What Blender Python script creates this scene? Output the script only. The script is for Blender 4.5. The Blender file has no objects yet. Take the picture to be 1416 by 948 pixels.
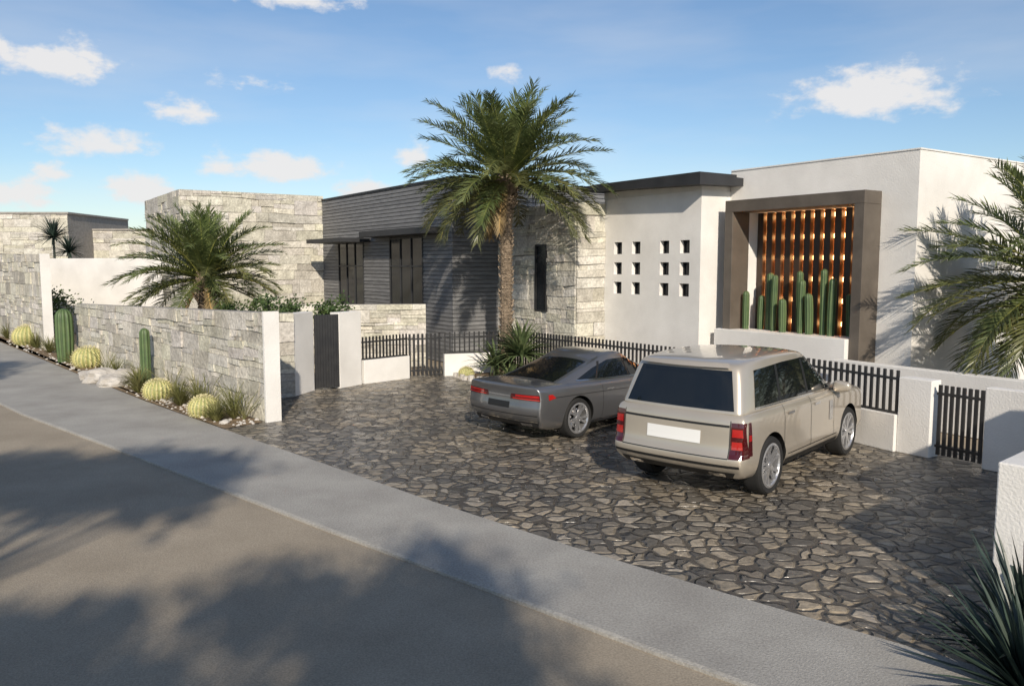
import bpy, bmesh, math, random
from mathutils import Vector, Matrix, noise
from mathutils.bvhtree import BVHTree
R=random.Random(7)
sc=bpy.context.scene
sc.view_settings.view_transform='Standard'
sc.view_settings.look='None'
sc.view_settings.exposure=0
# ------------------------------------------------------------ materials
def newmat(name):
    m=bpy.data.materials.new(name); m.use_nodes=True
    nt=m.node_tree; b=nt.nodes['Principled BSDF']
    return m,nt,b
def N(nt,typ,**kw):
    n=nt.nodes.new(typ)
    for k,v in kw.items():
        if hasattr(n,k): setattr(n,k,v)
        else: n.inputs[k].default_value=v
    return n
def ramp(nt,fac,stops):
    r=nt.nodes.new('ShaderNodeValToRGB'); e=r.color_ramp.elements
    while len(e)<len(stops): e.new(0.5)
    for i,(p,c) in enumerate(stops):
        e[i].position=p; e[i].color=(c[0],c[1],c[2],1)
    nt.links.new(fac,r.inputs['Fac']); return r
def mixc(nt,fac,a,b,blend='MIX'):
    m=nt.nodes.new('ShaderNodeMix'); m.data_type='RGBA'; m.blend_type=blend
    for s,v in ((0,fac),(6,a),(7,b)):
        if isinstance(v,(int,float)): m.inputs[s].default_value=v
        elif isinstance(v,tuple): m.inputs[s].default_value=(v[0],v[1],v[2],1)
        else: nt.links.new(v,m.inputs[s])
    return m.outputs[2]
def coords(nt,scale=(1,1,1)):
    t=nt.nodes.new('ShaderNodeTexCoord'); mp=nt.nodes.new('ShaderNodeMapping')
    mp.inputs['Scale'].default_value=scale
    nt.links.new(t.outputs['Object'],mp.inputs['Vector']); return mp.outputs[0]
def bump(nt,b,h,strength=.3,dist=.02,prev=None):
    bn=nt.nodes.new('ShaderNodeBump'); bn.inputs['Strength'].default_value=strength; bn.inputs['Distance'].default_value=dist
    nt.links.new(h,bn.inputs['Height'])
    if prev: nt.links.new(prev,bn.inputs['Normal'])
    nt.links.new(bn.outputs[0],b.inputs['Normal']); return bn.outputs[0]
def noisy(name,c1,c2,scale=4,rough=.8,bs=.3,bd=.01,bscale=40,attr=False,metal=0,stretch=(1,1,1),detail=4,fine=0):
    m,nt,b=newmat(name); v=coords(nt,stretch)
    n=N(nt,'ShaderNodeTexNoise'); n.inputs['Scale'].default_value=scale; n.inputs['Detail'].default_value=detail; n.inputs['Roughness'].default_value=.6
    nt.links.new(v,n.inputs['Vector'])
    r=ramp(nt,n.outputs['Fac'],[(.3,c1),(.7,c2)])
    col=r.outputs['Color']
    if fine:
        n3=N(nt,'ShaderNodeTexNoise'); n3.inputs['Scale'].default_value=fine; n3.inputs['Detail'].default_value=2
        nt.links.new(v,n3.inputs['Vector'])
        r3=ramp(nt,n3.outputs['Fac'],[(.3,(.78,.78,.78)),(.7,(1.15,1.15,1.15))])
        col=mixc(nt,1.0,col,r3.outputs[0],'MULTIPLY')
    if attr:
        a=N(nt,'ShaderNodeAttribute'); a.attribute_name='Col'
        col=mixc(nt,1.0,col,a.outputs['Color'],'MULTIPLY')
    nt.links.new(col,b.inputs['Base Color'])
    b.inputs['Roughness'].default_value=rough; b.inputs['Metallic'].default_value=metal
    if bs>0:
        n2=N(nt,'ShaderNodeTexNoise'); n2.inputs['Scale'].default_value=bscale; n2.inputs['Detail'].default_value=2
        nt.links.new(v,n2.inputs['Vector']); bump(nt,b,n2.outputs['Fac'],bs,bd)
    return m
def plain(name,c,rough=.5,metal=0,coat=0,spec=.5,emit=None,es=0):
    m,nt,b=newmat(name)
    b.inputs['Base Color'].default_value=(*c,1); b.inputs['Roughness'].default_value=rough; b.inputs['Metallic'].default_value=metal
    b.inputs['Coat Weight'].default_value=coat; b.inputs['Coat Roughness'].default_value=.03
    b.inputs['Specular IOR Level'].default_value=spec
    if emit: b.inputs['Emission Color'].default_value=(*emit,1); b.inputs['Emission Strength'].default_value=es
    return m
def leafmat(name,c1,c2,trans=.25,rough=.45):
    m,nt,b=newmat(name)
    a=N(nt,'ShaderNodeAttribute'); a.attribute_name='Col'
    n=N(nt,'ShaderNodeTexNoise'); n.inputs['Scale'].default_value=3.0; n.inputs['Detail'].default_value=1
    nt.links.new(coords(nt),n.inputs['Vector'])
    r=ramp(nt,n.outputs['Fac'],[(.35,c1),(.65,c2)])
    col=mixc(nt,1.0,r.outputs['Color'],a.outputs['Color'],'MULTIPLY')
    nt.links.new(col,b.inputs['Base Color']); b.inputs['Roughness'].default_value=rough
    t=N(nt,'ShaderNodeBsdfTranslucent'); nt.links.new(col,t.inputs['Color'])
    ms=N(nt,'ShaderNodeMixShader'); ms.inputs[0].default_value=trans
    nt.links.new(b.outputs[0],ms.inputs[1]); nt.links.new(t.outputs[0],ms.inputs[2])
    nt.links.new(ms.outputs[0],nt.nodes['Material Output'].inputs[0])
    return m
M_white=noisy('plaster_white',(.66,.64,.605),(.80,.78,.745),scale=.9,rough=.85,bs=.4,bd=.015,bscale=38,detail=6)
M_grayframe=noisy('bronze_frame',(.085,.07,.056),(.125,.105,.085),scale=2,rough=.6,bs=.2)
M_stone=noisy('stone_cladding',(.44,.42,.375),(.71,.685,.62),scale=3.0,rough=.85,bs=.9,bd=.035,bscale=10,attr=True,fine=16,detail=5)
M_mortar=noisy('mortar',(.24,.22,.20),(.34,.32,.29),scale=6,rough=.95,bs=.3)
M_clap=noisy('gray_cladding',(.125,.125,.13),(.20,.20,.20),scale=2.2,rough=.65,bs=.25,bd=.005,bscale=30,attr=True,stretch=(1,1,6))
M_black=noisy('black_metal',(.018,.018,.02),(.03,.03,.03),scale=5,rough=.45,bs=0)
M_darkroof=noisy('dark_fascia',(.018,.019,.021),(.032,.033,.036),scale=1.5,rough=.6,bs=0)
M_glass=plain('window_glass',(.010,.013,.017),rough=.12,spec=.25)
M_slat=noisy('brown_slat',(.035,.02,.012),(.06,.034,.02),scale=3,rough=.5,bs=.1,stretch=(6,6,1))
M_nback=noisy('niche_back',(.26,.15,.08),(.34,.19,.10),scale=3,rough=.7,bs=0)
M_led=plain('led',(1,.5,.2),emit=(1,.52,.20),es=14)
M_gapglow=plain('gap_glow',(1,.5,.2),emit=(1,.34,.08),es=.75)  # glow of the lit niche back put in as dim emission, not a lamp
M_road=noisy('road_surface',(.28,.235,.175),(.37,.315,.24),scale=.7,rough=.85,bs=.6,bd=.012,bscale=80,detail=6,fine=55)
M_conc=noisy('concrete',(.29,.275,.25),(.40,.385,.35),scale=1.0,rough=.8,bs=.6,bd=.012,bscale=65,detail=6,fine=42)
M_sand=noisy('sandy_ground',(.26,.21,.15),(.36,.30,.22),scale=.5,rough=.95,bs=.5,bscale=8)
M_soil=noisy('soil',(.13,.09,.05),(.29,.205,.12),scale=5,rough=.95,bs=.9,bd=.03,bscale=35,detail=6)
M_rock=noisy('rock',(.38,.35,.31),(.55,.52,.48),scale=3,rough=.85,bs=.8,bd=.03,bscale=9)
M_hill=noisy('hill',(.16,.17,.16),(.24,.24,.22),scale=.02,rough=1,bs=0)
M_palm=leafmat('palm_leaf',(.09,.125,.045),(.15,.185,.08),.22,.38)
M_palmdry=leafmat('palm_leaf_dry',(.25,.17,.08),(.32,.24,.12),.2,.7)
M_trunk=noisy('palm_trunk',(.19,.145,.10),(.38,.295,.215),scale=9,rough=.9,bs=1,bd=.05,bscale=18,stretch=(1,1,2.6),attr=True)
M_agave=leafmat('agave_leaf',(.09,.13,.055),(.14,.175,.075),.1,.4)
M_agaveD=leafmat('agave_leaf_dark',(.025,.042,.035),(.045,.07,.05),.1,.4)
M_grass=leafmat('grass_blade',(.16,.17,.05),(.24,.23,.09),.3,.6)
M_tree=leafmat('tree_leaf',(.05,.09,.03),(.09,.13,.04),.2,.5)
M_cactus=noisy('cactus_skin',(.05,.095,.04),(.085,.13,.055),scale=4,rough=.55,bs=.2,attr=True)
M_barrel=noisy('barrel_cactus_skin',(.9,.9,.9),(1,1,1),scale=6,rough=.6,bs=0,attr=True)
def cobblemat():
    m,nt,b=newmat('driveway_stone'); L=nt.links
    v=coords(nt)
    n=N(nt,'ShaderNodeTexNoise'); n.inputs['Scale'].default_value=3.4; n.inputs['Detail'].default_value=1
    L.new(v,n.inputs['Vector'])
    sub=N(nt,'ShaderNodeVectorMath',operation='SUBTRACT'); L.new(n.outputs['Color'],sub.inputs[0]); sub.inputs[1].default_value=(.5,.5,.5)
    scl=N(nt,'ShaderNodeVectorMath',operation='SCALE'); L.new(sub.outputs[0],scl.inputs[0]); scl.inputs['Scale'].default_value=.30
    add=N(nt,'ShaderNodeVectorMath',operation='ADD'); L.new(v,add.inputs[0]); L.new(scl.outputs[0],add.inputs[1])
    flat=N(nt,'ShaderNodeVectorMath',operation='MULTIPLY'); L.new(add.outputs[0],flat.inputs[0]); flat.inputs[1].default_value=(1,1,0)
    S_=4.7
    ve=N(nt,'ShaderNodeTexVoronoi',feature='DISTANCE_TO_EDGE'); vc=N(nt,'ShaderNodeTexVoronoi',feature='F1')
    for q in (ve,vc):
        q.voronoi_dimensions='2D'; q.inputs['Scale'].default_value=S_; q.inputs['Randomness'].default_value=.9; L.new(flat.outputs[0],q.inputs['Vector'])
    rd=N(nt,'ShaderNodeMapRange'); rd.inputs['From Min'].default_value=.46; rd.inputs['From Max'].default_value=.72; rd.inputs['To Min'].default_value=0; rd.inputs['To Max'].default_value=.11
    L.new(vc.outputs['Distance'],rd.inputs['Value'])
    ed=N(nt,'ShaderNodeMath',operation='SUBTRACT'); L.new(ve.outputs['Distance'],ed.inputs[0]); L.new(rd.outputs[0],ed.inputs[1])
    mr=N(nt,'ShaderNodeMapRange'); mr.interpolation_type='SMOOTHSTEP'; mr.inputs['From Min'].default_value=.018; mr.inputs['From Max'].default_value=.19
    L.new(ed.outputs[0],mr.inputs['Value'])
    sx=N(nt,'ShaderNodeSeparateColor'); L.new(vc.outputs['Color'],sx.inputs[0])
    st=ramp(nt,sx.outputs[0],[(0,(.11,.105,.098)),(.3,(.19,.178,.158)),(.55,(.26,.232,.192)),(.8,(.36,.315,.245)),(1,(.45,.41,.35))])
    n2=N(nt,'ShaderNodeTexNoise'); n2.inputs['Scale'].default_value=15; n2.inputs['Detail'].default_value=4; n2.inputs['Roughness'].default_value=.7; L.new(v,n2.inputs['Vector'])
    r2=ramp(nt,n2.outputs['Fac'],[(.3,(.5,.5,.5)),(.7,(1.2,1.17,1.12))])
    c=mixc(nt,1.0,st.outputs[0],r2.outputs[0],'MULTIPLY')
    mr2=N(nt,'ShaderNodeMapRange'); mr2.inputs['From Min'].default_value=.012; mr2.inputs['From Max'].default_value=.055
    L.new(ed.outputs[0],mr2.inputs['Value'])
    c=mixc(nt,mr2.outputs[0],(.085,.075,.062),c)
    n4=N(nt,'ShaderNodeTexNoise'); n4.inputs['Scale'].default_value=.5; n4.inputs['Detail'].default_value=3; L.new(v,n4.inputs['Vector'])
    r4=ramp(nt,n4.outputs['Fac'],[(.35,(.72,.73,.75)),(.65,(1.12,1.07,1.0))])
    c=mixc(nt,1.0,c,r4.outputs[0],'MULTIPLY')
    L.new(c,b.inputs['Base Color'])
    rr=N(nt,'ShaderNodeMapRange'); L.new(sx.outputs[1],rr.inputs['Value']); rr.inputs['To Min'].default_value=.22; rr.inputs['To Max'].default_value=.5
    L.new(rr.outputs[0],b.inputs['Roughness'])
    ht=N(nt,'ShaderNodeMath',operation='MULTIPLY_ADD'); L.new(sx.outputs[2],ht.inputs[0]); ht.inputs[1].default_value=.3; ht.inputs[2].default_value=.7
    hm=N(nt,'ShaderNodeMath',operation='MULTIPLY'); L.new(mr.outputs[0],hm.inputs[0]); L.new(ht.outputs[0],hm.inputs[1])
    ha=N(nt,'ShaderNodeMath',operation='MULTIPLY_ADD'); L.new(n2.outputs['Fac'],ha.inputs[0]); ha.inputs[1].default_value=.25; L.new(hm.outputs[0],ha.inputs[2])
    bump(nt,b,ha.outputs[0],1.0,.045)
    return m
M_cobble=cobblemat()
def paint(name,c,metal=.6,rough=.32):
    m,nt,b=newmat(name)
    n=N(nt,'ShaderNodeTexNoise'); n.inputs['Scale'].default_value=1.2; nt.links.new(coords(nt),n.inputs['Vector'])
    r=ramp(nt,n.outputs['Fac'],[(.3,tuple(x*.93 for x in c)),(.7,tuple(x*1.05 for x in c))])
    nt.links.new(r.outputs[0],b.inputs['Base Color'])
    b.inputs['Metallic'].default_value=metal; b.inputs['Roughness'].default_value=rough
    b.inputs['Coat Weight'].default_value=1; b.inputs['Coat Roughness'].default_value=.04
    return m
M_suv=paint('paint_champagne',(.54,.48,.395),.5)
M_sed=paint('paint_gray',(.20,.20,.205),.7,.3)
M_trim=plain('black_trim',(.012,.012,.012),rough=.5)
M_cglass=plain('car_glass',(.006,.008,.010),rough=.03,spec=.6,coat=.2)
M_tire=plain('tire',(.015,.015,.015),rough=.85)
M_rim=plain('rim',(.6,.6,.61),rough=.3,metal=.8)
M_chrome=plain('chrome',(.7,.7,.7),rough=.15,metal=1)
M_red=plain('tail_lamp',(.38,.010,.008),rough=.12,coat=1)
M_reddk=plain('tail_lamp_dark',(.06,.004,.004),rough=.1,coat=1)
M_plate=plain('plate',(.75,.75,.73),rough=.4)
# ------------------------------------------------------------ mesh builder
def link(o,parent=None):
    sc.collection.objects.link(o)
    if parent: o.parent=parent
    return o
def empty(name,loc=(0,0,0)):
    e=bpy.data.objects.new(name,None); e.location=loc; sc.collection.objects.link(e); return e
class MB:
    def __init__(s): s.v=[];s.f=[];s.m=[];s.c=[]
    def face(s,pts,m=0,c=1.0):
        i=len(s.v); s.v.extend([tuple(p) for p in pts]); s.f.append(tuple(range(i,i+len(pts)))); s.m.append(m)
        s.c.append(c if isinstance(c,tuple) else (c,c,c))
    def hexa(s,b,t,m=0,c=1.0):
        i=len(s.v); s.v.extend([tuple(p) for p in b]+[tuple(p) for p in t])
        for q in ((3,2,1,0),(4,5,6,7),(0,1,5,4),(1,2,6,5),(2,3,7,6),(3,0,4,7)):
            s.f.append(tuple(i+k for k in q)); s.m.append(m); s.c.append(c if isinstance(c,tuple) else (c,c,c))
    def wall(s,a,b,n,v0,v1,z0,z1,z1b=None,m=0,c=1.0,z0b=None):
        z1b=z1 if z1b is None else z1b; z0b=z0 if z0b is None else z0b
        p=[(a[0]+n[0]*v0,a[1]+n[1]*v0),(b[0]+n[0]*v0,b[1]+n[1]*v0),(b[0]+n[0]*v1,b[1]+n[1]*v1),(a[0]+n[0]*v1,a[1]+n[1]*v1)]
        zt=(z1,z1b,z1b,z1); zb=(z0,z0b,z0b,z0)
        s.hexa([(p[i][0],p[i][1],zb[i]) for i in range(4)],[(p[i][0],p[i][1],zt[i]) for i in range(4)],m,c)
    def box(s,c,d,m=0,col=1.0):
        x,y,z=c;a,b,h=d[0]/2,d[1]/2,d[2]/2
        s.hexa([(x-a,y-b,z-h),(x+a,y-b,z-h),(x+a,y+b,z-h),(x-a,y+b,z-h)],[(x-a,y-b,z+h),(x+a,y-b,z+h),(x+a,y+b,z+h),(x-a,y+b,z+h)],m,col)
    def poly(s,pts,z0,z1,m=0):
        b=[(p[0],p[1],z0) for p in pts]; t=[(p[0],p[1],z1) for p in pts]
        s.face(t,m); s.face(b[::-1],m); k=len(pts)
        for i in range(k): s.face([b[i],b[(i+1)%k],t[(i+1)%k],t[i]],m)
    def cyl(s,p0,p1,r0,r1,n=10,m=0,c=1.0,cap=True):
        p0=Vector(p0);p1=Vector(p1); d=(p1-p0).normalized(); a=d.orthogonal().normalized(); b=d.cross(a)
        i=len(s.v)
        for p,r in((p0,r0),(p1,r1)):
            for k in range(n):
                t=2*math.pi*k/n; s.v.append(tuple(p+(a*math.cos(t)+b*math.sin(t))*r))
        cc=c if isinstance(c,tuple) else (c,c,c)
        for k in range(n):
            s.f.append((i+k,i+(k+1)%n,i+n+(k+1)%n,i+n+k)); s.m.append(m); s.c.append(cc)
        if cap:
            s.f.append(tuple(i+n+k for k in range(n))); s.m.append(m); s.c.append(cc)
            s.f.append(tuple(i+k for k in reversed(range(n)))); s.m.append(m); s.c.append(cc)
    def obj(s,name,mats,parent=None,smooth=False,loc=None,recalc=False,bevel=0):
        me=bpy.data.meshes.new(name); me.from_pydata(s.v,[],s.f)
        for mt in mats: me.materials.append(mt)
        me.polygons.foreach_set('material_index',s.m)
        at=me.color_attributes.new('Col','FLOAT_COLOR','CORNER')
        buf=[]
        for f,c in zip(s.f,s.c): buf.extend([c[0],c[1],c[2],1.0]*len(f))
        at.data.foreach_set('color',buf)
        if smooth: me.polygons.foreach_set('use_smooth',[True]*len(s.f))
        me.update()
        if recalc:
            bm=bmesh.new(); bm.from_mesh(me); bmesh.ops.remove_doubles(bm,verts=bm.verts,dist=1e-5); bmesh.ops.recalc_face_normals(bm,faces=bm.faces); bm.to_mesh(me); bm.free()
        o=bpy.data.objects.new(name,me); link(o,parent)
        if loc: o.location=loc
        if bevel:
            md=o.modifiers.new('b','BEVEL'); md.width=bevel; md.segments=2; md.limit_method='ANGLE'
        return o
def V2(x,y): return Vector((x,y))
Ud=V2(-.5592,.829); Vd=V2(.829,.5592)
def P(base,u=0,v=0): q=V2(*base)+Ud*u+Vd*v; return (q.x,q.y)
def clad(mb,a,b,n,z0,z1,z1b=None,m=0,off=0.0,hs=(.22,.3,.38,.46),ws=(.3,1.1)):
    """irregular ashlar: rows of stones with wandering bed joints, split stones and slanted ends"""
    z1b=z1 if z1b is None else z1b
    a=V2(*a);b=V2(*b); L=(b-a).length; d=(b-a)/L; n=V2(*n)
    top=max(z1,z1b); sd=R.uniform(0,99)
    def wav(x,z): return 0 if (z<=z0+.01 or z>=top-.05) else .05*noise.noise(Vector((x*1.1+sd,z*3.1,sd)))+.018*noise.noise(Vector((x*4+sd,z*5,sd)))
    def cell(xa,xb,za,zb,skl,skr,wa=True,wb=True):
        g=.005
        if zb-za<.03 or xb-xa<.03: return
        pr=off+R.uniform(.012,.07)
        xs=[xa+g-skl,xb-g-skr,xb-g+skr,xa+g+skl]
        zz=[za+(wav(xa,za) if wa else 0),za+(wav(xb,za) if wa else 0),zb+(wav(xb,zb) if wb else 0),zb+(wav(xa,zb) if wb else 0)]
        lim=[z1+(z1b-z1)*(x/L) for x in xs]
        zz=[min(z,l) for z,l in zip(zz,lim)]
        if zz[2]-zz[1]<.02 and zz[3]-zz[0]<.02: return
        zz[0]+=g;zz[1]+=g;zz[2]-=g;zz[3]-=g
        tilt=[R.uniform(-.012,.012) for _ in range(4)]
        t=R.random(); v=R.uniform(.74,1.06)
        c=(v,v*R.uniform(.965,1.0),v*R.uniform(.88,1.0))
        if t<.06: c=(v*.74,v*.72,v*.69)
        bk=[];ft=[]
        for x,z_,tt in zip(xs,zz,tilt):
            x=min(max(x,0),L)
            p=a+d*x; e=p+n*(pr+tt); p=p+n*off
            bk.append((p.x,p.y,z_)); ft.append((e.x,e.y,z_))
        mb.hexa(bk,ft,m,c)
    z=z0
    while z<top-.02:
        h=R.choice(hs)
        if top-(z+h)<.1: h=top-z
        x=0; sl=0
        while x<L-.01:
            w=R.uniform(*ws)
            if L-(x+w)<.18: w=L-x
            last=x+w>L-.02
            if h>.2 and R.random()<.62 and sl==0:
                ks=[0,R.uniform(.3,.7),1] if h<.36 or R.random()<.5 else [0,R.uniform(.2,.4),R.uniform(.55,.8),1]
                for k0,k1 in zip(ks,ks[1:]):
                    za,zb=z+h*k0,z+h*k1
                    if R.random()<.5 or w<.4: cell(x,x+w,za,zb,0,0)
                    else:
                        e=R.uniform(.3,.7); s_=R.uniform(-.03,.03); cell(x,x+w*e,za,zb,0,s_); cell(x+w*e,x+w,za,zb,s_,0)
                sl=0
            else:
                sr=0 if last else R.choice([0,R.uniform(-.05,.05)])
                cell(x,x+w,z,z+h,sl,sr); sl=sr
            x+=w
        z+=h
def boards(mb,a,b,n,z0,z1,m=0,step=.13,off=0):
    z=z0
    a=V2(*a);b=V2(*b);n=V2(*n)
    while z<z1-.01:
        h=min(step,z1-z); c=R.uniform(.82,1.12)
        pa=a+n*(off+.045);pb=b+n*(off+.045); qa=a+n*off;qb=b+n*off
        pa2=a+n*(off+.03);pb2=b+n*(off+.03)
        mb.hexa([(pa.x,pa.y,z+.022),(pb.x,pb.y,z+.022),(qb.x,qb.y,z+.022),(qa.x,qa.y,z+.022)],
                [(pa2.x,pa2.y,z+h),(pb2.x,pb2.y,z+h),(qb.x,qb.y,z+h),(qa.x,qa.y,z+h)],m,c)
        z+=step
# ------------------------------------------------------------ ground, road
g=MB(); g.face([(-2500,-2500,-.09),(2500,-2500,-.09),(2500,2500,-.09),(-2500,2500,-.09)]); g.obj('ground',[M_sand])
UP=[(-60,78.5),(-20.6,32.4),(-12.6,23.1),(-8.42,18.3),(-5.44,15.07),(-1.03,10.38),(.73,8.62),(2.0,7.43),(3.2,6.37),(28,-14.8)]
WD=[2.9,2.9,2.8,2.4,2.0,1.55,1.42,1.4,1.4,1.4]
def offs(pts,w):
    out=[]
    for i,p in enumerate(pts):
        a=V2(*pts[max(i-1,0)]); b=V2(*pts[min(i+1,len(pts)-1)]); d=(b-a).normalized()
        nn=V2(d.y,-d.x); q=V2(*p)+nn*w[i]; out.append((q.x,q.y))
    return out
LOW=offs(UP,WD); RD=offs(UP,[x+9 for x in WD])
s=MB()
for i in range(len(UP)-1):
    a,b,c,d=UP[i],UP[i+1],LOW[i+1],LOW[i]
    s.face([(*d,.0),(*c,.0),(*b,.0),(*a,.0)])
LOW2=offs(UP,[x+.035 for x in WD])
for i in range(len(UP)-1):
    s.face([(*LOW2[i],-.012),(*LOW2[i+1],-.012),(*LOW[i+1],0),(*LOW[i],0)])
    s.face([(*LOW2[i],-.1),(*LOW2[i+1],-.1),(*LOW2[i+1],-.012),(*LOW2[i],-.012)])
s.obj('pavement',[M_conc])
s=MB()
for i in range(len(UP)-1):
    s.face([(*RD[i],-.04),(*RD[i+1],-.04),(*LOW2[i+1],-.04),(*LOW2[i],-.04)])
s.obj('road',[M_road])
s=MB()
s.face([(*p,-.012) for p in UP]+[(90,60,-.012),(40,160,-.012),(-40,160,-.012)])
s.obj('yard_ground',[M_sand])
s=MB()
dr=[(-5.44,15.07),(-1.03,10.38),(.73,8.62),(2.0,7.43),(3.2,6.37),(6.0,4.0),(8.5,6.0),(8.6,11.2),(6.7,14.4),(.6,23.0),(-2.2,22.9),(-4.2,21.2),(-5.6,18.9),(-5.1,16.4)]
s.face([(*p,.0) for p in dr]); s.obj('driveway',[M_cobble])
s=MB()
bed=[(-40,55.6),(-20.6,32.4),(-12.6,23.1),(-8.42,18.3),(-5.44,15.07),(-4.9,15.7),(-14.1,26.0),(-24,36.9),(-42,57)]
s.face([(*p,.012) for p in bed]); s.obj('planting_bed',[M_soil])
s=MB(); pb=[(-1.6,22.35),(-1.2,21.5),(-.3,20.9),(.6,20.75),(1.35,20.95),(-.3,22.85)]
s.poly(pb,-.01,.06); s.obj('planting_bed',[M_soil])
s=MB()
for i in range(4):
    a,b=V2(*pb[i]),V2(*pb[i+1]); L_=(b-a).length; k=int(L_/.22)
    for j in range(k):
        q=a+(b-a)*((j+.5)/k); r_=R.uniform(.09,.13)
        s.cyl((q.x,q.y,0),(q.x,q.y,R.uniform(.1,.16)),r_,r_*.75,7,0,R.uniform(.8,1.1))
s.obj('stone_edging',[M_rock])
# ------------------------------------------------------------ walls
def unit(a,b): d=V2(b[0]-a[0],b[1]-a[1]); return d.normalized()
def stonewall(name,a,b,z1,z1b,th=.22,endcap=True):
    d=unit(a,b); n=V2(d.y,-d.x)
    if n.dot(V2(a[0],a[1]))>0: n=-n
    s=MB(); s.wall(a,b,n,-th,0,-.05,z1,z1b,m=1)
    clad(s,a,b,n,0,z1,z1b,m=0)
    clad(s,a,b,-n,0,z1,z1b,m=0,off=th)
    if endcap:
        s.wall(b,(b[0]+d.x*.06,b[1]+d.y*.06),n,-th-.04,.06,-.05,z1b+.02,m=2)
    return s.obj(name,[M_stone,M_mortar,M_white])
stonewall('stone_wall',(-14.1,26.2),(-4.82,15.77),1.82,2.16)
stonewall('stone_wall',(-42,56.5),(-17.0,29.4),3.9,3.45)
s=MB(); s.wall((-24.5,38.5),(-13.5,33.5),(0,1),0,.25,0,3.35); s.obj('white_wall',[M_white],bevel=.02)
s=MB()
a,b=(-5.95,18.25),(-5.1,18.85); n=V2(.577,-.816)
s.wall(a,b,n,-.25,0,0,1.97,m=1); clad(s,a,b,n,0,1.97,m=0); s.obj('stone_wall',[M_stone,M_mortar])
s=MB(); s.wall((-5.1,18.85),(-4.86,19.75),(-.96,.27),-.0,.25,0,1.95); s.obj('white_wall',[M_white],bevel=.01)
s=MB(); s.wall((-4.30,20.08),(-3.88,20.75),(-.85,.53),0,.3,0,1.9)
s.obj('white_pillar',[M_white],bevel=.01)
s=MB(); a=V2(-4.84,19.77);b=V2(-4.31,20.08); k=9
for i in range(k):
    q=a+(b-a)*(i/k); r=a+(b-a)*((i+.93)/k); s.wall((q.x,q.y),(r.x,r.y),(-.5,.86),0,.05,.05,1.86)
s.obj('entrance_gate',[M_black])
s=MB(); a,b=(-6.5,23.9),(-2.6,24.4); n=V2(.13,-.99); s.wall(a,b,n,-.25,0,0,1.9,m=1); clad(s,a,b,n,0,1.9,m=0); s.obj('stone_wall',[M_stone,M_mortar])
def fence(name,a,b,z0,z1,sp=.13,w=.035,rail=True,thick=.035,jit=0,low=None):
    a=V2(*a);b=V2(*b);L=(b-a).length;d=(b-a)/L;n=V2(d.y,-d.x)
    e=empty(name)
    s=MB(); k=int(L/sp)
    for i in range(k+1):
        q=a+d*(i*sp+.02); r=q+d*w
        s.wall(q,r,n,-thick/2,thick/2,z0,z1+R.uniform(-jit,jit))
    s.obj('bars',[M_black],e)
    if rail:
        s=MB()
        for zz in (z0+.12,z1-.16): s.wall(a,b,n,-thick/2-.008,thick/2+.008,zz,zz+.04)
        s.obj('rails',[M_black],e)
    if low:
        s=MB(); s.wall(a,b,n,-.11,.11,0,low); s.obj('base_wall',[M_white],e,bevel=.01)
    return e
fence('metal_fence',(-3.9,20.88),(-2.86,21.95),.5,1.22,low=.62,sp=.11)
fence('metal_gate',(-2.84,22.0),(-1.95,22.35),.05,1.2,sp=.12,w=.055)
fence('metal_fence',(-1.9,22.38),(-.35,22.85),.5,1.22,low=.62,sp=.14)
fence('metal_fence',(-.3,22.9),(1.55,20.77),.05,1.26,sp=.11,w=.045)
fence('metal_fence',(1.6,20.7),(5.2,15.75),.05,1.26,sp=.13,w=.04)
fence('metal_fence',(5.25,15.68),(6.42,13.25),.5,1.35,low=.62,sp=.13,w=.045)
s=MB(); s.wall((6.42,13.25),(6.72,12.78),(.85,.53),-.05,.22,0,1.25); s.obj('white_pillar',[M_white],bevel=.012)
fence('metal_gate',(6.76,12.72),(7.12,12.12),.08,1.2,sp=.095,w=.05)
s=MB(); s.wall((7.14,12.08),(9.5,8.6),(.85,.53),0,.2,0,1.25); s.obj('white_wall',[M_white],bevel=.012)
s=MB(); s.wall((6.15,16.5),(8.8,12.3),(.85,.53),.6,.85,0,1.12); s.obj('white_wall',[M_white],bevel=.012)
s=MB(); s.wall((4.25,6.95),(5.4,7.97),(.66,-.75),0,.35,-.08,1.38); s.wall((5.402,7.972),(7.6,9.95),(.66,-.75),0,.35,-.08,1.95); s.obj('white_wall',[M_white],bevel=.015)
# ------------------------------------------------------------ house
H=empty('modern_house')
C1=(-1.85,25.0);C2=P(C1,0,1.73);C3=P(C2,-3.95);C4=P(C3,0,1.01);C5=P(C4,-3.66);C6=P(C5,0,1.05);C7=P(C6,-4.91)
nF=-Vd; nR=-Ud
S0=(-12.5,30.9)
s=MB()
s.wall(S0,P(S0,0,5.6),Ud,0,7,0,5.9,m=1)
BH=dict(hs=(.28,.36,.45,.55),ws=(.4,1.4))
clad(s,S0,P(S0,0,5.6),nR,0,5.9,m=0,**BH)
clad(s,P(S0,7),S0,nF,0,5.9,m=0,**BH)
s.obj('stone_block',[M_stone,M_mortar],H)
s=MB()
E=P(C1,10.9)
s.wall(P(C1,0,.06),P(E,0,.06),Vd,0,9,0,5.66,m=0,c=.6)
wins=[(1.95,4.4),(6.7,9.1)]
boards(s,C1,E,nF,4.08,5.7,off=-.06)
segs=[(0,1.95),(4.4,6.7),(9.1,10.9)]
for t0,t1 in segs: boards(s,P(C1,t0),P(C1,t1),nF,0,4.08,off=-.06)
boards(s,C1,P(C1,0,9),nR,0,5.7,off=0)
s.obj('gray_volume',[M_clap],H)
s=MB()
s.wall(P(C1,-.06,-.02),P(C1,10.95,-.02),Vd,-.0,.3,5.7,5.76)
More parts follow.
